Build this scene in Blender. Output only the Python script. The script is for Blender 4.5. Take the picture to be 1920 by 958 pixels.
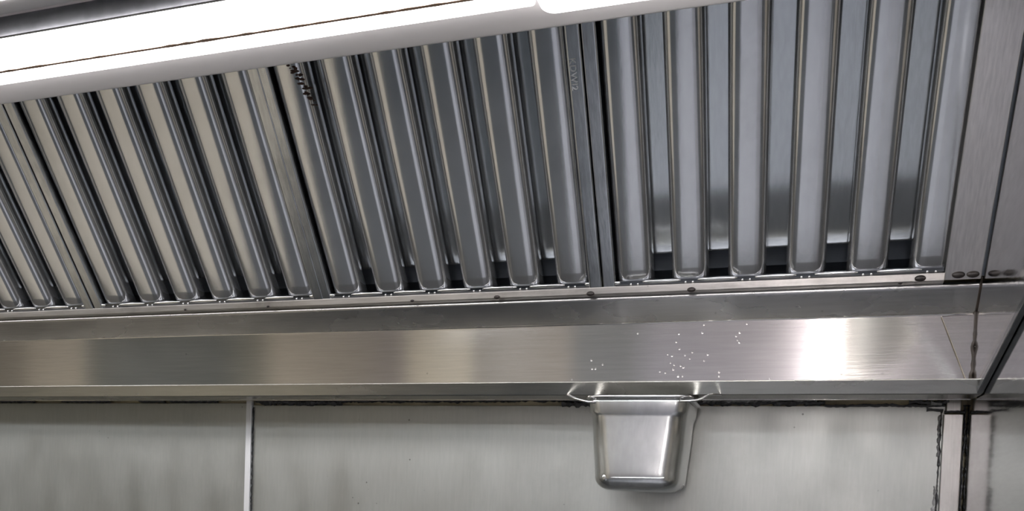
import bpy, bmesh, math, random
from mathutils import Vector, Matrix
random.seed(7)
D = bpy.data; S = bpy.context.scene; C = S.collection
for o in list(D.objects): D.objects.remove(o)

# ------------------------------------------------------------------ camera, world, exposure
U = 0.25            # one layout unit = a quarter of a metre (half a baffle filter)
EYE = 1.8           # camera height
def P(x, y, z): return Vector((x*U, y*U, EYE + z*U))

cam = D.cameras.new('camera'); camo = D.objects.new('camera', cam); C.objects.link(camo)
yaw, pit, rol = math.radians(-17.79983), math.radians(-1.95615), math.radians(2.07354)
fw = Vector((math.sin(yaw)*math.cos(pit), math.cos(yaw)*math.cos(pit), math.sin(pit)))
r0 = Vector((math.cos(yaw), -math.sin(yaw), 0)); u0 = r0.cross(fw)
rr = r0*math.cos(rol) + u0*math.sin(rol); uu = -r0*math.sin(rol) + u0*math.cos(rol)
m = Matrix((rr, uu, -fw)).transposed().to_4x4(); m.translation = (0, 0, EYE)
camo.matrix_world = m
cam.sensor_width = 36; cam.lens = 1596.96/1920*36; cam.shift_y = (990.26-479)/1920
cam.clip_start = 0.02; cam.clip_end = 50
S.camera = camo
w = D.worlds.new('world'); S.world = w; w.use_nodes = True
w.node_tree.nodes['Background'].inputs[0].default_value = (0.75, 0.8, 0.9, 1)
w.node_tree.nodes['Background'].inputs[1].default_value = 0.35
S.view_settings.view_transform = 'Standard'; S.view_settings.look = 'None'
S.view_settings.gamma = 1; S.view_settings.use_curve_mapping = False
S.view_settings.exposure = 0.45
LAMP_HOOD, LAMP_CEIL, LAMP_TUBE = 5.2, 22.0, 60.0
COUNTER = 1.0

# ------------------------------------------------------------------ materials
def nt(name):
    mt = D.materials.new(name); mt.use_nodes = True
    t = mt.node_tree; return mt, t, t.nodes['Principled BSDF']
def node(t, kind, **kw):
    n = t.nodes.new(kind)
    for k, v in kw.items():
        if k[0] == 'i' and k[1:].isdigit(): n.inputs[int(k[1:])].default_value = v
        else: setattr(n, k, v)
    return n
def ramp(t, stops, interp='LINEAR'):
    n = t.nodes.new('ShaderNodeValToRGB'); cr = n.color_ramp; cr.interpolation = interp
    cr.elements[0].position = stops[0][0]; cr.elements[1].position = stops[-1][0]
    for p, c in stops[1:-1]: cr.elements.new(p)
    for e, (p, c) in zip(sorted(cr.elements, key=lambda e: e.position), stops):
        e.color = (c, c, c, 1) if not hasattr(c, '__len__') else (*c, 1)
    return n
def noise(t, scale, detail=3, vec=None, mscale=(1, 1, 1), rough=0.5):
    tc = t.nodes.new('ShaderNodeNewGeometry'); mp = node(t, 'ShaderNodeMapping'); mp.inputs['Scale'].default_value = mscale
    t.links.new(tc.outputs['Position'], mp.inputs[0])
    n = t.nodes.new('ShaderNodeTexNoise'); n.inputs['Scale'].default_value = scale
    n.inputs['Detail'].default_value = detail; n.inputs['Roughness'].default_value = rough
    t.links.new(mp.outputs[0], n.inputs['Vector']); return n
def mix(t, a, b, fac, mode='MIX'):
    n = t.nodes.new('ShaderNodeMix'); n.data_type = 'RGBA'; n.blend_type = mode
    for sock, v in ((n.inputs[0], fac), (n.inputs[6], a), (n.inputs[7], b)):
        if hasattr(v, 'links'): t.links.new(v, sock)
        elif hasattr(v, '__len__'): sock.default_value = (*v, 1)
        else: sock.default_value = v
    return n.outputs[2]
def steel(name, col, rough, brush=(1, 1, 1), bamp=0.08, wave=0.0, wscale=3, wmap=(1, 1, 1), aniso=0.0, tan=None,
          grime=0.0, gcol=(0.05, 0.045, 0.04), spots=0.0, metallic=1.0):
    """metal sheet: fine brushing, slow waviness, dirt film and specks"""
    mt, t, b = nt(name); b.inputs['Metallic'].default_value = metallic
    n1 = noise(t, 60, 4, mscale=brush)
    r1 = ramp(t, [(0.3, 1-bamp*2), (0.7, 1.0)]); t.links.new(n1.outputs[0], r1.inputs[0])
    c = mix(t, col, r1.outputs[0], 1.0, 'MULTIPLY')
    rgh = ramp(t, [(0.25, rough*.85), (0.75, rough*1.2)])
    n2 = noise(t, 9, 4, mscale=(brush[0]**.3, 1, brush[2]**.3)); t.links.new(n2.outputs[0], rgh.inputs[0])
    rv = rgh.outputs[0]
    if grime:
        g = noise(t, 5, 7, rough=0.7); gr = ramp(t, [(0.52, 0.0), (0.72, grime)]); t.links.new(g.outputs[0], gr.inputs[0])
        c = mix(t, c, gcol, gr.outputs[0])
    if spots:
        v = t.nodes.new('ShaderNodeTexVoronoi'); v.inputs['Scale'].default_value = 38
        tc = t.nodes.new('ShaderNodeNewGeometry'); t.links.new(tc.outputs['Position'], v.inputs['Vector'])
        vr = ramp(t, [(0.05, 1.0), (0.075, 0.0)]); t.links.new(v.outputs['Distance'], vr.inputs[0])
        k = noise(t, 4, 2); kr = ramp(t, [(0.5, 0.0), (0.6, spots)]); t.links.new(k.outputs[0], kr.inputs[0])
        mm = node(t, 'ShaderNodeMath', operation='MULTIPLY'); t.links.new(vr.outputs[0], mm.inputs[0]); t.links.new(kr.outputs[0], mm.inputs[1])
        c = mix(t, c, (0.04, 0.035, 0.03), mm.outputs[0])
    t.links.new(c, b.inputs['Base Color']); t.links.new(rv, b.inputs['Roughness'])
    last = None
    if wave:
        n3 = noise(t, wscale, 2, mscale=wmap)
        bp = t.nodes.new('ShaderNodeBump'); bp.inputs['Strength'].default_value = 1.0; bp.inputs['Distance'].default_value = wave
        t.links.new(n3.outputs[0], bp.inputs['Height']); last = bp
    bp = t.nodes.new('ShaderNodeBump'); bp.inputs['Strength'].default_value = 0.12; bp.inputs['Distance'].default_value = 0.0006
    t.links.new(n1.outputs[0], bp.inputs['Height'])
    if last: t.links.new(last.outputs[0], bp.inputs['Normal'])
    t.links.new(bp.outputs[0], b.inputs['Normal'])
    if aniso:
        b.inputs['Anisotropic'].default_value = aniso
        cx = node(t, 'ShaderNodeCombineXYZ'); cx.inputs[0].default_value, cx.inputs[1].default_value, cx.inputs[2].default_value = tan
        t.links.new(cx.outputs[0], b.inputs['Tangent'])
    return mt
def plain(name, col, rough=0.6, metallic=0.0, var=0.15, scale=8, bump=0.0):
    mt, t, b = nt(name)
    n = noise(t, scale, 5); r = ramp(t, [(0.3, 1-var), (0.7, 1.0)]); t.links.new(n.outputs[0], r.inputs[0])
    t.links.new(mix(t, col, r.outputs[0], 1.0, 'MULTIPLY'), b.inputs['Base Color'])
    b.inputs['Roughness'].default_value = rough; b.inputs['Metallic'].default_value = metallic
    if bump:
        bp = t.nodes.new('ShaderNodeBump'); bp.inputs['Distance'].default_value = bump
        t.links.new(n.outputs[0], bp.inputs['Height']); t.links.new(bp.outputs[0], b.inputs['Normal'])
    return mt
def glow(name, col, strength):
    mt, t, b = nt(name); b.inputs['Base Color'].default_value = (*col, 1)
    n = noise(t, 3, 1); r = ramp(t, [(0.3, 0.96), (0.7, 1.0)]); t.links.new(n.outputs[0], r.inputs[0])
    t.links.new(mix(t, col, r.outputs[0], 1.0, 'MULTIPLY'), b.inputs['Emission Color'])
    b.inputs['Emission Strength'].default_value = strength; return mt

M = {}
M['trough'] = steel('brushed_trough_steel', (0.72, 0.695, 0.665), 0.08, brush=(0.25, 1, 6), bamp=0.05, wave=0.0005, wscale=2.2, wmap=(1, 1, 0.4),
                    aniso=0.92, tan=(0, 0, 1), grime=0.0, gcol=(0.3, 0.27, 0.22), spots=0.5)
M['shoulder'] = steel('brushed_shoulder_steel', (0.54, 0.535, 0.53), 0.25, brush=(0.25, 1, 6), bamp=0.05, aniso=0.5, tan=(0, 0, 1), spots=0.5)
M['rail'] = steel('rail_steel', (0.55, 0.53, 0.51), 0.3, brush=(0.3, 1, 4), bamp=0.1, grime=0.5, gcol=(0.12, 0.11, 0.1), spots=0.7)
M['lip'] = steel('lip_steel', (0.5, 0.49, 0.45), 0.25, brush=(0.3, 1, 4), bamp=0.05, wave=0.0006, wscale=2, aniso=0.5, tan=(0, 0, 1), spots=0.5)
M['baffle'] = steel('polished_baffle_steel', (0.73, 0.74, 0.755), 0.13, brush=(1.5, 1.0, 0.15), bamp=0.03, wave=0.0016, wscale=5, wmap=(1, 0.4, 0.4),
                    grime=0.25, gcol=(0.3, 0.29, 0.27), metallic=.88)
M['rear'] = steel('rear_baffle_steel', (0.64, 0.67, 0.69), 0.17, brush=(3, 1, 0.5), bamp=0.05, wave=0.001, wscale=5, metallic=.88)
M['frame'] = steel('filter_frame_steel', (0.74, 0.76, 0.78), 0.2, brush=(3, 1, 0.5), bamp=0.1, wave=0.0006, wscale=6, grime=0.3)
M['frame_dark'] = steel('filter_foot_steel', (0.27, 0.28, 0.30), 0.2, bamp=0.1)
M['bead'] = steel('polished_bead_steel', (0.95, 0.95, 0.95), 0.12, bamp=0.02)
M['panel'] = steel('wall_panel_steel', (0.485, 0.495, 0.475), 0.42, brush=(5, 1, 0.5), bamp=0.03, wave=0.006, wscale=1.6, wmap=(1, 1, 1.3), grime=0.3,
                   gcol=(0.33, 0.33, 0.31), spots=0.6)
M['side'] = steel('side_panel_steel', (0.6, 0.59, 0.59), 0.09, brush=(1, 0.5, 4), bamp=0.05, wave=0.0004, wscale=2, grime=0.25, gcol=(0.3, 0.29, 0.28))
M['filler'] = steel('filler_strip_steel', (0.92, 0.88, 0.86), 0.3, brush=(6, 1, 0.3), bamp=0.08, aniso=0.4, tan=(0, -0.57, 0.82), grime=0.2, gcol=(0.3, 0.28, 0.26), spots=0.3)
M['trim'] = steel('bright_trim_steel', (0.85, 0.86, 0.88), 0.4, brush=(4, 1, 0.4), bamp=0.03, metallic=.35)
M['corner'] = steel('corner_trim_steel', (0.56, 0.545, 0.53), 0.3, brush=(4, 1, 0.4), bamp=0.08, grime=0.4, gcol=(0.25, 0.23, 0.2), spots=0.8)
M['pan'] = steel('pan_steel', (0.86, 0.87, 0.86), 0.24, brush=(2, 1, 1), bamp=0.05, wave=0.003, wscale=9, grime=0.15, gcol=(0.3, 0.3, 0.28))
M['canopy'] = steel('canopy_steel', (0.6, 0.61, 0.62), 0.35, bamp=0.05)
M['wire'] = steel('wire_steel', (0.85, 0.85, 0.85), 0.15, bamp=0.02)
M['housing'] = plain('light_housing_paint', (0.86, 0.83, 0.83), 0.4, var=0.05)
M['grease'] = plain('brown_grease_line', (0.62, 0.40, 0.28), 0.5, var=0.3, scale=40)
M['diffuser'] = glow('lit_diffuser', (1.0, 0.97, 0.97), LAMP_HOOD)
M['bolt'] = plain('greasy_bolt_head', (0.05, 0.042, 0.04), 0.35, metallic=0.4, var=0.4, scale=60)
M['sealant'] = plain('grimy_sealant', (0.075, 0.075, 0.08), 0.5, var=0.7, scale=90, bump=0.002)
M['crust'] = plain('flaking_pale_sealant', (0.36, 0.36, 0.36), 0.5, var=0.7, scale=70, bump=0.002)
M['ochre'] = plain('grease_stained_wall', (0.7, 0.62, 0.43), 0.6, var=0.45, scale=18)
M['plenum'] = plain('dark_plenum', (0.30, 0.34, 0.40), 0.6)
M['weld'] = plain('burnt_weld_sealant', (0.06, 0.045, 0.035), 0.45, var=0.6, scale=60, bump=0.002)
def water():
    mt, t, b = nt('water'); b.inputs['Base Color'].default_value = (0.95, 0.97, 1, 1)
    b.inputs['Transmission Weight'].default_value = 1; b.inputs['IOR'].default_value = 1.33
    n = noise(t, 30, 1); r = ramp(t, [(0, 0.03), (1, 0.07)]); t.links.new(n.outputs[0], r.inputs[0]); t.links.new(r.outputs[0], b.inputs['Roughness'])
    return mt
M['water'] = water()

# ------------------------------------------------------------------ helpers
def link(name, bm, mat, parent=None, smooth=False, bevel=0.0, seg=2, solid=0.0):
    me = D.meshes.new(name); bm.normal_update(); bm.to_mesh(me); bm.free()
    o = D.objects.new(name, me); C.objects.link(o); me.materials.append(M[mat] if isinstance(mat, str) else mat)
    if smooth:
        for p in me.polygons: p.use_smooth = True
    if solid:
        s = o.modifiers.new('thickness', 'SOLIDIFY'); s.thickness = solid; s.offset = -1
    if bevel:
        b = o.modifiers.new('bevel', 'BEVEL'); b.width = bevel; b.segments = seg; b.limit_method = 'ANGLE'
    if parent is not None: o.parent = parent
    return o
def thing(name, label, cat, loc=(0, 0, 0), group=None):
    o = D.objects.new(name, None); C.objects.link(o); o.location = loc; o.empty_display_size = 0.1
    o['label'] = label; o['category'] = cat
    if group: o['group'] = group
    return o
def tag(o, label, cat, group=None, kind=None):
    o['label'] = label; o['category'] = cat
    if group: o['group'] = group
    if kind: o['kind'] = kind
    return o
def struct(o): o['kind'] = 'structure'; return o
def hexa(bm, pts):
    v = [bm.verts.new(p) for p in pts]
    for f in ((0, 3, 2, 1), (4, 5, 6, 7), (0, 1, 5, 4), (1, 2, 6, 5), (2, 3, 7, 6), (3, 0, 4, 7)): bm.faces.new([v[i] for i in f])
def box(bm, a, b, f=lambda x, y, z: Vector((x, y, z))):
    (x0, y0, z0), (x1, y1, z1) = a, b
    hexa(bm, [f(*p) for p in ((x0, y0, z0), (x1, y0, z0), (x1, y1, z0), (x0, y1, z0), (x0, y0, z1), (x1, y0, z1), (x1, y1, z1), (x0, y1, z1))])
def fillet(pts, rad, seg=6, sup=0.004):
    """round the inner corners of a 2D polyline; support points keep the flats flat"""
    out = [Vector(pts[0])]
    for i in range(1, len(pts)-1):
        a, b, c = Vector(pts[i-1]), Vector(pts[i]), Vector(pts[i+1])
        r = rad[i] if hasattr(rad, '__len__') else rad
        d1, d2 = (a-b).normalized(), (c-b).normalized(); ang = d1.angle(d2)
        if r <= 0 or ang > 3.1: out.append(b); continue
        tl = min(r/math.tan(ang/2), (a-b).length*.48, (c-b).length*.48); r = tl*math.tan(ang/2)
        cen = b + (d1+d2).normalized()*(r/math.sin(ang/2)); s, e = b+d1*tl, b+d2*tl
        out.append(s+d1*min(sup, (a-s).length*.4))
        a0 = math.atan2(s.y-cen.y, s.x-cen.x); a1 = math.atan2(e.y-cen.y, e.x-cen.x); da = (a1-a0+math.pi) % (2*math.pi)-math.pi
        for k in range(seg+1):
            th = a0+da*k/seg; out.append(cen+Vector((math.cos(th), math.sin(th)))*r)
        out.append(e+d2*min(sup, (c-e).length*.4))
    out.append(Vector(pts[-1])); return out
def strip(bm, pts, x0, x1, f, nx=1):
    """sweep a 2D polyline (y,z) along x"""
    rows = []
    for k in range(nx+1):
        x = x0+(x1-x0)*k/nx; rows.append([bm.verts.new(f(x, p[0], p[1])) for p in pts])
    for a, b in zip(rows, rows[1:]):
        for i in range(len(pts)-1): bm.faces.new((a[i], a[i+1], b[i+1], b[i]))
def prism(bm, pts, t0, t1, f):
    """closed polygon (a,b) extruded from t0 to t1 through f(a,b,t)"""
    lo = [bm.verts.new(f(p[0], p[1], t0)) for p in pts]; hi = [bm.verts.new(f(p[0], p[1], t1)) for p in pts]
    bm.faces.new(lo[::-1]); bm.faces.new(hi)
    for i in range(len(pts)):
        j = (i+1) % len(pts); bm.faces.new((lo[i], lo[j], hi[j], hi[i]))
def tube(bm, path, r, n=8):
    rings = []
    for i, p in enumerate(path):
        d = (path[min(i+1, len(path)-1)]-path[max(i-1, 0)]).normalized()
        a = d.cross(Vector((0, 0.3, 1))).normalized(); b = d.cross(a)
        rings.append([bm.verts.new(p+(a*math.cos(2*math.pi*k/n)+b*math.sin(2*math.pi*k/n))*r) for k in range(n)])
    for A, B in zip(rings, rings[1:]):
        for k in range(n): bm.faces.new((A[k], A[(k+1) % n], B[(k+1) % n], B[k]))
    bm.faces.new(rings[0][::-1]); bm.faces.new(rings[-1])
def smooth_path(pts, sub=6):
    out = []
    q = [pts[0]]+pts+[pts[-1]]
    for i in range(1, len(q)-2):
        for k in range(sub):
            t = k/sub; a, b, c, d = q[i-1], q[i], q[i+1], q[i+2]
            out.append(0.5*((2*b)+(c-a)*t+(2*a-5*b+4*c-d)*t*t+(3*b-a-3*c+d)*t**3))
    out.append(pts[-1]); return out

# ------------------------------------------------------------------ the room
XL, XR, YB, YF, ZC = -7.0, 1.0*U+0.004, 5.71*U+0.004, -2.6, 3.0
def colour_by_x(name, stops, x0, x1, rough, axis=0, tile=None, interp='LINEAR', near=None):
    mt, t, b = nt(name)
    g = t.nodes.new('ShaderNodeNewGeometry'); s = t.nodes.new('ShaderNodeSeparateXYZ'); t.links.new(g.outputs['Position'], s.inputs[0])
    mr = t.nodes.new('ShaderNodeMapRange'); mr.inputs['From Min'].default_value = x0; mr.inputs['From Max'].default_value = x1
    t.links.new(s.outputs[axis], mr.inputs[0])
    r = ramp(t, [((p-x0)/(x1-x0), c) for p, c in stops], interp); t.links.new(mr.outputs[0], r.inputs[0])
    c = r.outputs[0]
    if tile:
        br = t.nodes.new('ShaderNodeTexBrick'); br.inputs['Scale'].default_value = tile; br.offset = 0
        br.inputs['Color1'].default_value = br.inputs['Color2'].default_value = (1, 1, 1, 1); br.inputs['Mortar'].default_value = (.55, .55, .55, 1)
        br.inputs['Brick Width'].default_value = 1; br.inputs['Row Height'].default_value = 1; br.inputs['Mortar Size'].default_value = 0.015
        t.links.new(g.outputs['Position'], br.inputs['Vector']); c = mix(t, c, br.outputs[0], 1.0, 'MULTIPLY')
    if near:      # floor darkened towards the back wall, made up for the shoulder's dark reflection
        m2 = t.nodes.new('ShaderNodeMapRange'); m2.inputs['From Min'].default_value = near[0]; m2.inputs['From Max'].default_value = near[1]
        m2.inputs['To Min'].default_value = 1; m2.inputs['To Max'].default_value = near[2]
        t.links.new(s.outputs[1], m2.inputs[0]); c = mix(t, c, m2.outputs[0], 1.0, 'MULTIPLY')
    t.links.new(c, b.inputs['Base Color']); b.inputs['Roughness'].default_value = rough
    return mt
cream, beige, slate, lilac = (.76, .68, .56), (.5, .45, .38), (.07, .08, .092), (.58, .59, .64)
M['floor'] = colour_by_x('floor_reflection_zones', [(-7, slate), (-5.7, slate), (-5.3, cream), (-2.85, cream), (-2.5, slate), (-.95, slate), (-.72, lilac), (1, lilac)], -7, 1, 0.6, tile=3.3, near=(-0.27, -0.17, .13))  # colour zones made up for what the filters and lip reflect
M['wf'] = colour_by_x('wall_reflection_columns', [(-7, beige), (-5.9, beige), (-5.8, cream), (-5.3, cream), (-5.15, (.3, .3, .27)), (-4.75, (.24, .25, .23)), (-4.0, (.25, .26, .24)), (-3.7, (.4, .38, .32)),
                                             (-3.5, cream), (-2.85, (.5, .44, .38)), (-2.6, (.4, .35, .33)), (-2.43, (.8, .72, .58)), (-2.1, (.8, .72, .58)), (-1.98, (.42, .38, .34)),
                                             (-1.4, (.46, .41, .37)), (-1.3, (.30, .30, .30)), (-1.0, (.32, .32, .33)), (-0.8, (.52, .50, .55)), (.25, (.58, .56, .62))], -7, 1, 0.6)  # colour columns made up for the bands reflected in the trough face
M['wall'] = plain('painted_wall', (.62, .6, .55), 0.6, var=0.06)
M['ceil'] = plain('painted_ceiling', (.7, .7, .7), 0.7, var=0.04)
def slab(name, a, b, mat): bm = bmesh.new(); box(bm, a, b); return struct(link(name, bm, mat))
slab('floor', (XL, YF, -0.05), (XR, YB, 0.0), 'floor')
slab('ceiling', (XL, YF, ZC), (XR, YB, ZC+0.05), 'ceil')
slab('wall_back', (XL, YB, 0), (XR, YB+0.1, ZC), 'ochre')
slab('wall_right', (XR, YF-0.1, 0), (XR+0.1, YB+0.1, ZC), 'wall')
slab('wall_left', (XL-0.1, YF-0.1, 0), (XL, YB+0.1, ZC), 'wall')
slab('wall_front', (XL, YF-0.1, 0), (XR, YF, ZC), 'wf')

# unseen ceiling lights behind the camera, added to light the reflected kitchen
for k, (x, y, lab) in enumerate(((-5.3, -1.2, 'added flat ceiling light against the far end wall of the kitchen'), (-3.4, -1.0, 'added flat ceiling light at the far left of the kitchen'), (-1.6, -1.6, 'added flat ceiling light in the middle of the kitchen'),
                                 (-0.35, -1.0, 'added flat ceiling light near the steel side wall'))):
    t = thing('added_ceiling_light', lab, 'light', (x, y, ZC), 'added kitchen ceiling lights')
    bm = bmesh.new(); box(bm, (-.32, -.17, -.04), (.32, .17, 0)); link('light_frame', bm, 'housing', t, bevel=.004)
    bm = bmesh.new(); box(bm, (-.3, -.15, -.045), (.3, .15, -.04)); link('diffuser', bm, glow('added_ceiling_diffuser', (.93, .96, 1.0), LAMP_CEIL), t)
t = thing('wall_lamp', 'narrow upright tube lamp on the wall opposite the hood', 'light', (0.17, YF, 2.3))
bm = bmesh.new(); box(bm, (-.03, 0.001, -.5), (.03, .03, .5)); link('lamp_base', bm, 'housing', t, bevel=.004)
bm = bmesh.new(); tube(bm, [Vector((0, .05, -.48)), Vector((0, .05, .48))], .011, 12); link('lamp_tube', bm, glow('tube_glow', (1, .95, .92), LAMP_TUBE), t, smooth=True)

# ------------------------------------------------------------------ steel wall panels, trims, sealant
def wall_panel(x0, x1, z0, z1, label):
    bm = bmesh.new(); box(bm, (x0, 5.70, z0), (x1, 5.713, z1), P)
    return tag(link('steel_wall_panel', bm, 'panel', bevel=.0008), label, 'wall panel', 'steel panels of the back wall')
wall_panel(-11.5, -4.03, -7.1, 0.672, 'dull steel wall panel left of the bright upright strip')
wall_panel(-3.975, 0.885, -7.1, 0.655, 'wide steel wall panel behind the hanging square pan')
bm = bmesh.new(); strip(bm, fillet([(5.71, 0), (5.69, 0), (5.69, 1)], 0.0), 0, 0, P); bm.free()
def upright(name, x0, x1, y, z0, z1, mat, ret=0.02):
    bm = bmesh.new()
    pr = fillet([(x0, 5.712), (x0, y), (x1, y), (x1, 5.712)], [0, 0.008, 0.008, 0], 4, 0.002)
    rows = []
    for z in (z0, z1): rows.append([bm.verts.new(P(p[0], p[1], z)) for p in pr])
    for i in range(len(pr)-1): bm.faces.new((rows[0][i], rows[0][i+1], rows[1][i+1], rows[1][i]))
    bm.faces.new(rows[1]); return struct(link(name, bm, mat))
upright('trim_1', -4.03, -3.978, 5.682, -7.1, 0.70, 'trim')
upright('trim_2', 0.872, 0.982, 5.672, -7.1, 0.60, 'corner')
upright('trim_3', 0.885, 0.968, 5.68, 0.612, 0.72, 'corner')

# side wall cladding: polished, mirrors the hood
bm = bmesh.new(); box(bm, (1.0, -10.4, -7.1), (1.014, 5.70, 1.3), P)
tag(link('steel_side_panel', bm, 'side'), 'polished steel sheet on the right side wall reflecting the hood', 'wall panel')

def ribbon(bm, x0, x1, zc, amp, wid, y, step=0.016, seed=1, f=P):
    """ragged bead running along x"""
    R = random.Random(seed); n = max(3, int((x1-x0)/step)); prev = None; z = zc
    for k in range(n+1):
        x = x0+(x1-x0)*k/n; z += R.uniform(-amp, amp)*.6; z += (zc-z)*.3; w_ = wid*R.uniform(.15, 1.4)
        yy = y-R.uniform(0, .012)
        r = [bm.verts.new(f(x, y+.012, z-w_)), bm.verts.new(f(x, yy, z-w_*.3)), bm.verts.new(f(x, yy-.003, z+w_*.4)), bm.verts.new(f(x, y+.012, z+w_))]
        if prev:
            for i in range(3): bm.faces.new((prev[i], prev[i+1], r[i+1], r[i]))
        prev = r
bm = bmesh.new()
ribbon(bm, -3.95, -1.3, 0.690, .010, .008, 5.695, seed=3); ribbon(bm, -3.9, -3.2, 0.672, .008, .016, 5.695, seed=4)
ribbon(bm, -3.95, -3.6, 0.70, .003, .006, 5.694, seed=14)
ribbon(bm, -1.5, -1.15, 0.665, .008, .016, 5.692, seed=5); ribbon(bm, -0.62, 0.2, 0.672, .010, .014, 5.692, seed=6)
ribbon(bm, 0.2, 0.88, 0.657, .006, .005, 5.694, seed=7); ribbon(bm, 0.68, 0.90, 0.675, .010, .012, 5.69, seed=8)
ribbon(bm, 0.875, 0.985, 0.615, .008, .004, 5.672, seed=9); ribbon(bm, 0.78, 0.87, 0.632, .008, .007, 5.692, seed=19)
tag(link('sealant', bm, 'sealant', solid=.0015), 'cracked black sealant along the top of the wide wall panel', 'sealant', kind='stuff')
bm = bmesh.new()
for (x0, x1) in ((-6.6, -6.15), (-5.85, -5.35), (-4.75, -4.3), (-5.05, -4.8)): ribbon(bm, x0, x1, 0.685, .002, .006, 5.695, seed=int(-x0*10))
tag(link('sealant', bm, 'sealant', solid=.0015), 'broken dark sealant dashes above the dull left wall panel', 'sealant', kind='stuff')
bm = bmesh.new()
ribbon(bm, -0.55, 0.15, 0.685, .012, .012, 5.688, seed=21); ribbon(bm, -1.45, -1.2, 0.692, .008, .008, 5.69, seed=22)
ribbon(bm, 0.80, 0.86, 0.665, .01, .012, 5.685, seed=23)
tag(link('flaking_sealant', bm, 'crust', solid=.0015), 'pale flaking sealant crust on both sides of the hanging pan', 'sealant', kind='stuff')
# ragged grime line down the edges of the corner trim and the bright strip
def vribbon(bm, x, z0, z1, wid, y, seed):
    ribbon(bm, z0, z1, x, wid*.8, wid, y, step=.014, seed=seed, f=lambda a, b, c: P(c, b, a))
bm = bmesh.new(); vribbon(bm, 0.862, -0.6, 0.62, .008, 5.692, 31); vribbon(bm, -3.968, -0.6, 0.64, .004, 5.694, 32); vribbon(bm, .991, -.8, .66, .008, 5.69, 37)  # last ribbon is a dark fill of the open corner gap
tag(link('joint_grime_and_fill', bm, 'sealant', solid=.001), 'dark ragged grime along the upright wall joints and dark fill in the corner gap', 'sealant', kind='stuff')
bm = bmesh.new(); vribbon(bm, 0.845, 0.02, 0.17, .016, 5.694, 33); vribbon(bm, 0.853, 0.35, 0.6, .010, 5.694, 34); vribbon(bm, .84, -.6, -.02, .014, 5.694, 36)
tag(link('joint_putty', bm, 'crust', solid=.001), 'grey flaking putty beside the right corner strip', 'sealant', kind='stuff')

# ------------------------------------------------------------------ the exhaust hood
hood = thing('exhaust_hood', 'stainless steel kitchen exhaust hood with a grease trough under its slanted filters', 'exhaust hood', P(-3, 5.5, 0.67))
def hp(*a): return P(*a)-hood.location
HX0, HX1 = -11.0, 0.998
SL = math.radians(55.0)
bm = bmesh.new()
prof = fillet([(5.60, 1.30), (5.372, 1.330), (5.497, 1.158), (5.512, 0.668)], [0, .022, .018, 0], 8, .004)
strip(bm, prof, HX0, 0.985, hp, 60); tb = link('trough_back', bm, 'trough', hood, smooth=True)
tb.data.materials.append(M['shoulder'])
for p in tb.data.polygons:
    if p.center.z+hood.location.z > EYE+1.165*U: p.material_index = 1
bm = bmesh.new()
strip(bm, fillet([(5.372+.03, 1.315), (5.360, 1.322), (5.354, 1.366), (5.42, 1.372)], [0, .004, .004, 0], 4, .002), HX0, 0.79, hp, 20)
link('filter_rail', bm, 'rail', hood, smooth=True)
bm = bmesh.new()
strip(bm, fillet([(5.515, 0.672), (5.262, 0.668), (5.232, 0.750), (5.245, 0.754), (5.274, 0.685), (5.51, 0.69)], [0, .01, .005, .005, .006, 0], 5, .002), HX0, 0.992, hp, 40)
link('trough_lip', bm, 'lip', hood, smooth=True)
bm = bmesh.new()
strip(bm, [(5.515, 0.685), (5.705, 0.70)], HX0, 0.99, hp); link('rear_flange', bm, 'ochre', hood, solid=.001)
# filler plate on the slope between the last filter and the side wall
P0 = (5.372, 1.345)     # lower front line of the filters (y, z)
def slope(x, w_, n):    # x along, w_ up the slope, n out of the slope, towards the kitchen
    return P(x, P0[0]-w_*math.cos(SL)-n*math.sin(SL), P0[1]+w_*math.sin(SL)-n*math.cos(SL))
bm = bmesh.new(); box(bm, (0.788, -0.01, 0.012), (0.975, 2.05, 0.026), lambda x, a, b: slope(x, a, b)-hood.location)
link('filler_strip', bm, 'filler', hood, bevel=.0008)
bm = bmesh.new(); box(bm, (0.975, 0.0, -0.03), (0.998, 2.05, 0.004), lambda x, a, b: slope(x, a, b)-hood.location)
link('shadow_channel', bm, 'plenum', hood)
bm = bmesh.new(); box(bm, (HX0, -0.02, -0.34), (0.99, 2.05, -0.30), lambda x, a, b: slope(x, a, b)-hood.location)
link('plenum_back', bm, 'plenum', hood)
for bx, by, bz, rad in ((0.665, 5.352, 1.338, .03), (-0.617, 5.352, 1.326, .026), (-1.251, 5.352, 1.326, .026), (-1.882, 5.352, 1.328, .02), (-2.492, 5.352, 1.326, .014),
                        (0.857, 5.335, 1.345, .034), (0.93, 5.335, 1.345, .033), (0.564, 5.372, 1.322, .014), (-4.349, 5.352, 1.328, .012), (-3.631, 5.352, 1.326, .012)):
    bm = bmesh.new(); n = 18
    for k in range(4):     # flattened dome
        pass
    rings = []
    for k in range(5):
        a = k/4*math.pi/2; q = rad*math.cos(a); h = rad*.35*math.sin(a)
        rings.append([bm.verts.new(hp(bx+q*math.cos(2*math.pi*i/n), by-h, bz+.6*q*math.sin(2*math.pi*i/n))) for i in range(n)])
    for A, B in zip(rings, rings[1:]):
        for i in range(n): bm.faces.new((A[i], A[(i+1) % n], B[(i+1) % n], B[i]))
    bmesh.ops.remove_doubles(bm, verts=bm.verts, dist=1e-6)
    link('bolt', bm, 'bolt', hood, smooth=True)
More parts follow.
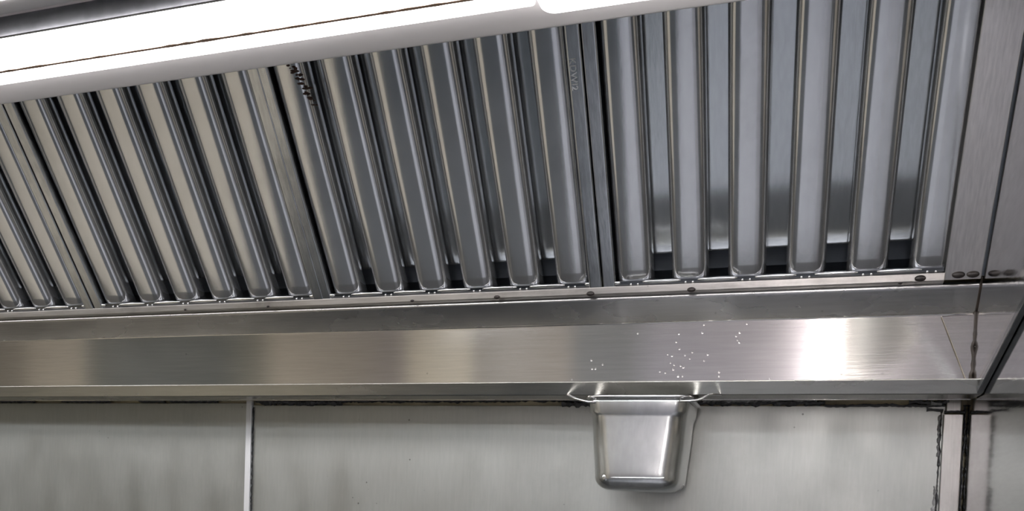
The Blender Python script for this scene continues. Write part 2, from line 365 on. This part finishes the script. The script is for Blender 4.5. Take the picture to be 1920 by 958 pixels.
# end panel: everything above the diagonal lower edge, and its turned-in dark flange
bm = bmesh.new()
prism(bm, [(5.26, .69), (0.9, 2.08), (0.9, 3.2), (4.2, 3.2), (5.40, 1.5), (5.60, 1.3), (5.60, .69)], 0.984, 0.998, lambda a, b, t_: hp(t_, a, b))
link('end_panel', bm, 'side', hood)
bm = bmesh.new()
prism(bm, [(5.262, .672), (5.262, .712), (0.9, 2.10), (0.9, 2.06)], 0.968, 0.997, lambda a, b, t_: hp(t_, a, b))
link('end_flange', bm, 'frame_dark', hood, bevel=.001)
# folded gusset in the trough corner
bm = bmesh.new()
prism(bm, [(0.80, 1.150), (0.984, 1.156), (0.984, .77), (0.952, .77)], 0, 1, lambda a, b, t_: hp(a, 5.505+(.77-b)*.02+(-.012 if t_ else 0), b))
link('corner_gusset', bm, 'trough', hood, bevel=.0012)
bm = bmesh.new(); R = random.Random(5)
path = [hp(.978+R.uniform(-.006, .006), 5.492, 1.17-k*.033) for k in range(13)]; tube(bm, smooth_path(path, 3), .0026, 7); link('corner_sealant', bm, 'weld', hood, smooth=True)
bm = bmesh.new(); path = [hp(.982, 5.37+k*.0125*1.0, 1.34-k*.0185) for k in range(10)]; tube(bm, path, .0014, 7); link('corner_sealant', bm, 'weld', hood, smooth=True)
# canopy top and front
bm = bmesh.new(); box(bm, (HX0, 0.9, 3.12), (.984, 4.9, 3.16), hp); link('canopy_top', bm, 'canopy', hood, bevel=.001)
bm = bmesh.new(); box(bm, (HX0, 0.86, 2.75), (.984, 0.9, 3.16), hp); link('canopy_front', bm, 'canopy', hood, bevel=.002)
# wire runners that carry the pan
for pts in ([(-1.36, 5.28, .672), (-1.31, 5.10, .652), (-1.245, 5.03, .622), (-1.17, 5.01, .600), (-1.12, 5.03, .598)],
            [(-.40, 5.28, .672), (-.45, 5.10, .650), (-.51, 5.03, .612), (-.565, 5.01, .603), (-.62, 5.03, .605)]):
    bm = bmesh.new(); tube(bm, smooth_path([hp(*q) for q in pts]), .0018, 8); link('pan_wire', bm, 'wire', hood, smooth=True)

# ------------------------------------------------------------------ baffle filters
def filter_parts(root, nb=6, W=2.03, H=2.0, pitch=.325, margin=.2):
    loc = root.location
    f = lambda x, a, n: slope(x, a, n)-slope(0, 0, 0)
    parts = []
    # frame: side channels, top and bottom channel
    fw_ = .082
    for s in (0, 1):
        bm = bmesh.new()
        x0 = 0.003 if s == 0 else W-fw_
        x1 = fw_ if s == 0 else W-.003
        xi, xo = (x1, x0) if s == 0 else (x0, x1)
        pr = fillet([(xo, -.17), (xo, 0), (xi, 0), (xi, -.15)], [0, .006, .010, 0], 4, .002)
        rows = [[bm.verts.new(f(p[0], a, p[1])) for p in pr] for a in (0, .012, .4, .8, 1.2, 1.6, H-.012, H)]
        for A, B in zip(rows, rows[1:]):
            for i in range(len(pr)-1): bm.faces.new((A[i], A[i+1], B[i+1], B[i]))
        parts.append(link('side_rail', bm, 'frame', root, smooth=True, solid=.0009))
    for a0, a1 in ((0.0, .055), (H-.06, H)):
        bm = bmesh.new(); box(bm, (.012, a0, -.17), (W-.012, a1, -.012), f); parts.append(link('end_channel', bm, 'frame_dark', root, bevel=.001))
    hw = .112; CROWN = 3.7
    for i in range(nb):
        c = margin+pitch*i; hw_ = hw
        bm = bmesh.new()
        # front channel: broad softly crowned face, rounded edges, flanges turned back
        pr = []
        for q in range(29):      # soft crowned channel section
            th = math.pi*q/28; cs, sn = math.cos(th), math.sin(th)
            pr.append((c-hw_*math.copysign(abs(cs)**(2/CROWN), cs), -.122+.102*abs(sn)**(2/CROWN)))
        pr = [(c-hw_*.86, -.130)]+pr+[(c+hw_*.86, -.130)]
        n = 26; rows = []
        for k in range(n+1):
            a = .045+(H-.1)*k/n
            rows.append([bm.verts.new(f(p[0], a, p[1])) for p in pr])
        # rounded foot: ends close in towards the frame
        foot = [bm.verts.new(f(c+(p[0]-c)*.97, .030, p[1]-.008)) for p in pr]
        rows.insert(0, foot)
        for A, B in zip(rows, rows[1:]):
            for j in range(len(pr)-1): bm.faces.new((A[j], A[j+1], B[j+1], B[j]))
        parts.append(link('front_baffle', bm, 'baffle', root, smooth=True))
    for i in range(nb-1):
        c = margin+pitch*(i+.5); hr = .108
        bm = bmesh.new()
        pr = fillet([(c-hr*.86, -.072), (c-hr, -.088), (c-hr, -.165), (c+hr, -.165), (c+hr, -.088), (c+hr*.86, -.072)], [0, .012, .03, .03, .012, 0], 6, .004)
        rows = [[bm.verts.new(f(p[0], a, p[1])) for p in pr] for a in (.165, .18, .6, 1.1, 1.6, H-.06)]
        for v, p in zip(rows[0], pr): v.co = f(p[0], .160, p[1]-.012)
        for A, B in zip(rows, rows[1:]):
            for j in range(len(pr)-1): bm.faces.new((A[j], A[j+1], B[j+1], B[j]))
        parts.append(link('rear_baffle', bm, 'rear', root, smooth=True))
        # bright bead at the foot of each gap, shaped for the slot's highlight
    def bead(x0, x1):
        bm = bmesh.new(); n = 10; rings = []
        L = x1-x0
        for k in range(13):
            s = k/12; q = math.sin(math.pi*min(max(s, .02), .98))**.35*.0105
            rings.append([bm.verts.new(f(x0+L*s, .045+q*math.cos(2*math.pi*j/n), -.008+.7*q*math.sin(2*math.pi*j/n))) for j in range(n)])
        for A, B in zip(rings, rings[1:]):
            for j in range(n): bm.faces.new((A[j], A[(j+1) % n], B[(j+1) % n], B[j]))
        bm.faces.new(rings[0][::-1]); bm.faces.new(rings[-1]); return link('drain_slot', bm, 'bead', root, smooth=True)
    for i in range(nb-1):
        c = margin+pitch*(i+.5); bead(c-.118, c+.118)
    bead(.062, .112); bead(W-.112, W-.062)
    for i in range(nb):
        c = margin+pitch*i
        for s in (-.022, .022):
            bm = bmesh.new(); bmesh.ops.create_uvsphere(bm, u_segments=10, v_segments=6, radius=.0085*U)
            bm.transform(Matrix.Translation(f(c+s, .030, -.010))); link('rivet', bm, 'bead', root, smooth=True)
    return parts
FX = [0.798, -1.172, -3.204, -5.206]
labels = ['corrugated steel baffle filter at the far right beside the flat filler strip', 'baffle filter with stamped lettering on its right edge, second from the right corner',
          'baffle filter with warm bright stripes, between the lettered one and the cut-off one', 'baffle filter cut off by the left edge of the photo']
def copy_tree(o, parent=None):
    c = o.copy(); C.objects.link(c)
    if parent is not None: c.parent = parent
    for ch in [q for q in D.objects if q.parent is o]: copy_tree(ch, c)
    return c
protos = {}
for k in range(4):
    wide = k == 0
    W = 2.10 if wide else 2.03
    x0 = FX[1] if wide else FX[k+1]+.002 if k < 3 else FX[3]-2.03
    c = thing('baffle_filter', labels[k], 'grease filter', slope(x0, 0, 0), 'baffle filters in the hood')
    if k <= 1: filter_parts(c, W=W-.006, pitch=.339 if wide else .325); protos[k] = [q for q in c.children]
    else:
        for ch in protos[1]: d = ch.copy(); C.objects.link(d); d.parent = c
    if k == 1:
        # stamped lettering on the right frame edge
        cu = D.curves.new('stamped_lettering', 'FONT'); cu.body = 'KDWI2'; cu.size = .0125; cu.extrude = .0003; cu.space_character = 1.05
        to = D.objects.new('stamped_lettering', cu); C.objects.link(to)
        dg = bpy.context.evaluated_depsgraph_get(); me = D.meshes.new_from_object(to.evaluated_get(dg)); D.objects.remove(to)
        o = D.objects.new('stamped_lettering', me); C.objects.link(o); me.materials.clear(); me.materials.append(M['trim']); o.parent = c
        up = (slope(0, 1, 0)-slope(0, 0, 0)).normalized(); nn = (slope(0, 0, 1)-slope(0, 0, 0)).normalized(); xx = Vector((1, 0, 0))
        # text runs up the slope
        mt_ = Matrix((-up, nn.cross(-up), nn)).transposed().to_4x4(); mt_.translation = slope(1.955, 1.33, .008)-slope(0, 0, 0)
        o.matrix_local = mt_

# brown burnt-on residue high on the first baffle of the lettered filter
Rr = random.Random(12); bm = bmesh.new()
for k in range(46):
    t_ = Rr.random(); x = -2.98+.10*t_+Rr.uniform(-.02, .02)*(1-t_*.5); a_ = 1.50-.22*t_+Rr.uniform(-.05, .05)
    bmesh.ops.create_icosphere(bm, subdivisions=1, radius=Rr.uniform(.0012, .0036), matrix=Matrix.Translation(slope(x, a_, -.024-max(0, x+2.93)*.25))@Matrix.Diagonal((1.4, 1, .45, 1)))
res = link('burnt_residue', bm, plain('burnt_residue', (.10, .05, .035), .5, var=.7, scale=120), smooth=True)
tag(res, 'brown burnt residue near the top of the second filter from the right', 'residue', kind='stuff')

# ------------------------------------------------------------------ light fixtures under the canopy
def rbox(bm, x0, x1, y0, y1, z0, z1, r, f):
    pr = fillet([(y0, z1), (y0, z0), (y1, z0), (y1, z1)], [0, r, r, 0], 6, .004)
    rows = [[bm.verts.new(f(x, p[0], p[1])) for p in pr] for x in (x0, x1)]
    for i in range(len(pr)-1): bm.faces.new((rows[0][i], rows[0][i+1], rows[1][i+1], rows[1][i]))
    bm.faces.new((rows[0][-1], rows[0][0], rows[1][0], rows[1][-1])); bm.faces.new(rows[0][::-1]); bm.faces.new(rows[1])
def lens(bm, x0, x1, y0, y1, z, r, f, h=.03):
    """rounded-corner lens standing h below z"""
    n = 8; out = []
    for cx, cy, a0 in ((x1-r, y1-r, 0), (x0+r, y1-r, 90), (x0+r, y0+r, 180), (x1-r, y0+r, 270)):
        for k in range(n+1): a = math.radians(a0+90*k/n); out.append((cx+r*math.cos(a), cy+r*math.sin(a)))
    prism(bm, out, 0, 1, lambda a, b, t_: f(a, b, z-h*t_))
def fixture(yn, yf, z, label, lenses):
    t = thing('light_fixture', label, 'light fixture', P(-3, (yn+yf)/2, z), 'strip lights under the canopy'); q = lambda *a: P(*a)-t.location
    bm = bmesh.new(); rbox(bm, HX0, .95, yn, yf, z, 3.12, .03, q); link('housing', bm, 'housing', t, smooth=False)
    for (x0, x1, y0, y1, r, h) in lenses:
        bm = bmesh.new(); lens(bm, x0, x1, y0, y1, z, r, q, h); link('diffuser', bm, 'diffuser', t, bevel=.0015, seg=3)
    return t
fx = fixture(3.18, 3.903, 2.2, 'long white strip light in front of the filters, nearer them, dirty line along it',
        [(HX0+.2, -1.12, 3.195, 3.563, .02, .08), (-1.09, .9, 3.195, 3.59, .06, .11)])
bm = bmesh.new(); rd = random.Random(9); prev = None
for k in range(200):
    x = HX0+.3+(9.5)*k/199; q = .004+.006*rd.random()**3
    r = [bm.verts.new(P(x, 3.446-q*1.2, 2.1185)-fx.location), bm.verts.new(P(x, 3.453+q*.6, 2.1185)-fx.location)]
    if prev: bm.faces.new((prev[0], prev[1], r[1], r[0]))
    prev = r
bm2 = bmesh.new(); box(bm2, (HX0, 3.172, 2.115), (.95, 3.186, 2.21), lambda *a: P(*a)-fx.location); link('added_shield_strip', bm2, 'frame_dark', fx, bevel=.0006)  # added dark strip: blocks lens glow, stands for the shaded gap between fixtures
link('dirty_seam', bm, 'grease', fx, solid=.0004)
fixture(2.45, 3.165, 2.2, 'white strip light at the top left corner, farther from the filters', [(HX0+.2, .5, 2.5, 3.04, .03, .012)])

# ------------------------------------------------------------------ hanging pan
pan = thing('steel_pan', 'small square stainless steel pan hanging under the grease trough', 'pan', P(-.868, 5.30, .08), None)
bm = bmesh.new(); n = 8
def ring(hx, y0, y1, r, z, cx=-.868):
    out = []
    for sx, yy, a0 in ((1, y0, -90), (1, y1, 0), (-1, y1, 90), (-1, y0, 180)):
        cy = y0+r if yy == y0 else y1-r
        for k in range(n+1):
            a = math.radians(a0+90*k/n); out.append(bm.verts.new(P(cx+sx*(hx-r)+r*math.cos(a), cy+r*math.sin(a), z)-pan.location))
    return out
secs = [(.300, 5.026, 5.60, .075, .622), (.296, 5.028, 5.598, .075, .60), (.292, 5.028, 5.596, .077, .545), (.284, 5.034, 5.588, .078, .53), (.282, 5.035, 5.586, .10, .515),
        (.268, 5.033, 5.574, .11, .32), (.255, 5.031, 5.562, .115, .18)]
for k in range(1, 9):
    a = math.radians(90*k/8); rb = .085; secs.append((.255-rb*(1-math.cos(a))-.004*k/8, 5.031+rb*(1-math.cos(a)), 5.562-rb*(1-math.cos(a)), .115-.06*k/8, .165-rb*math.sin(a)))
rings = [ring(*s) for s in secs]
for A, B in zip(rings, rings[1:]):
    for i in range(len(A)): j = (i+1) % len(A); bm.faces.new((A[i], A[j], B[j], B[i]))
bm.faces.new(rings[-1])
link('pan_body', bm, 'pan', pan, smooth=True, solid=.0008)
bm = bmesh.new()
sec = [(.296, 0, .620), (.318, -.022, .622), (.322, -.026, .630), (.318, -.022, .638), (.296, 0, .634), (.290, .006, .625)]
rings = [ring(h, 5.022+d, 5.598-d, .08-d, z) for h, d, z in sec]
for A, B in zip(rings, rings[1:]+rings[:1]):
    for i in range(len(A)): j = (i+1) % len(A); bm.faces.new((A[i], A[j], B[j], B[i]))
link('rim', bm, 'wire', pan, smooth=True)
# pressed groove with a round dent near the bottom
bm = bmesh.new(); g = [P(-1.035+.0, 5.040, .150), P(-.96, 5.036, .150), P(-.75, 5.036, .153), P(-.69, 5.040, .156)]
tube(bm, [q-pan.location for q in smooth_path(g)], .0022, 8)
link('pressed_groove', bm, 'pan', pan, smooth=True)
bm = bmesh.new(); bmesh.ops.create_uvsphere(bm, u_segments=16, v_segments=10, radius=.0065); bm.transform(Matrix.Translation(P(-1.04, 5.045, .150)-pan.location)@Matrix.Diagonal((1, .5, 1, 1)))
link('dent', bm, 'pan', pan, smooth=True)

# ------------------------------------------------------------------ water drops on the trough face
drops = [(-0.7, 1.086), (-0.714, 1.036), (-0.554, 1.089), (-0.546, 1.139), (-0.326, 1.084), (-0.347, 1.064), (-0.337, 1.038), (-0.326, 1.024), (-0.765, 0.959), (-0.738, 0.949), (-0.657, 0.951),
         (-0.626, 0.93), (-0.611, 0.97), (-0.515, 0.955), (-0.746, 0.905), (-0.722, 0.891), (-0.681, 0.887), (-0.664, 0.877), (-0.811, 0.852), (-0.777, 0.844), (-0.695, 0.82), (-0.668, 0.82),
         (-0.441, 0.844), (-0.44, 0.817), (-0.278, 0.793), (-0.135, 0.798), (-0.692, 0.992), (-0.727, 0.864), (-0.536, 0.915), (-1.185, 0.901), (-1.261, 0.93), (-1.255, 0.874), (-1.233, 0.874),
         (-1.389, 0.805), (-0.962, 1.096), (-0.286, 1.138)]
first = None
for x, z in drops:
    s = random.uniform(.8, 1.25)
    if first is None:
        bm = bmesh.new(); bmesh.ops.create_uvsphere(bm, u_segments=12, v_segments=8, radius=.0015); bm.transform(Matrix.Diagonal((1, .45, 1.15, 1)))
        first = o = link('water_drop', bm, 'water', smooth=True)
        tag(o, 'tiny water drop clinging to the bright trough face above the pan', 'water drop', 'water drops on the trough face')
    else: o = first.copy(); C.objects.link(o)
    k = 0 if x < -1.0 else 1 if x < -.5 else 2
    o['label'] = ('tiny water drop on the trough face above the left rim of the hanging pan', 'tiny water drop in the dense cluster above the right rim of the pan',
                  'tiny water drop on the trough face between the dense cluster and the bright streak')[k]
    o['group'] = ('water drops left of the cluster', 'water drops in the dense cluster', 'water drops right of the cluster')[k]
    o.location = P(x, 5.498+(1.158-z)*.03-.002, z); o.scale = (s, s, s)
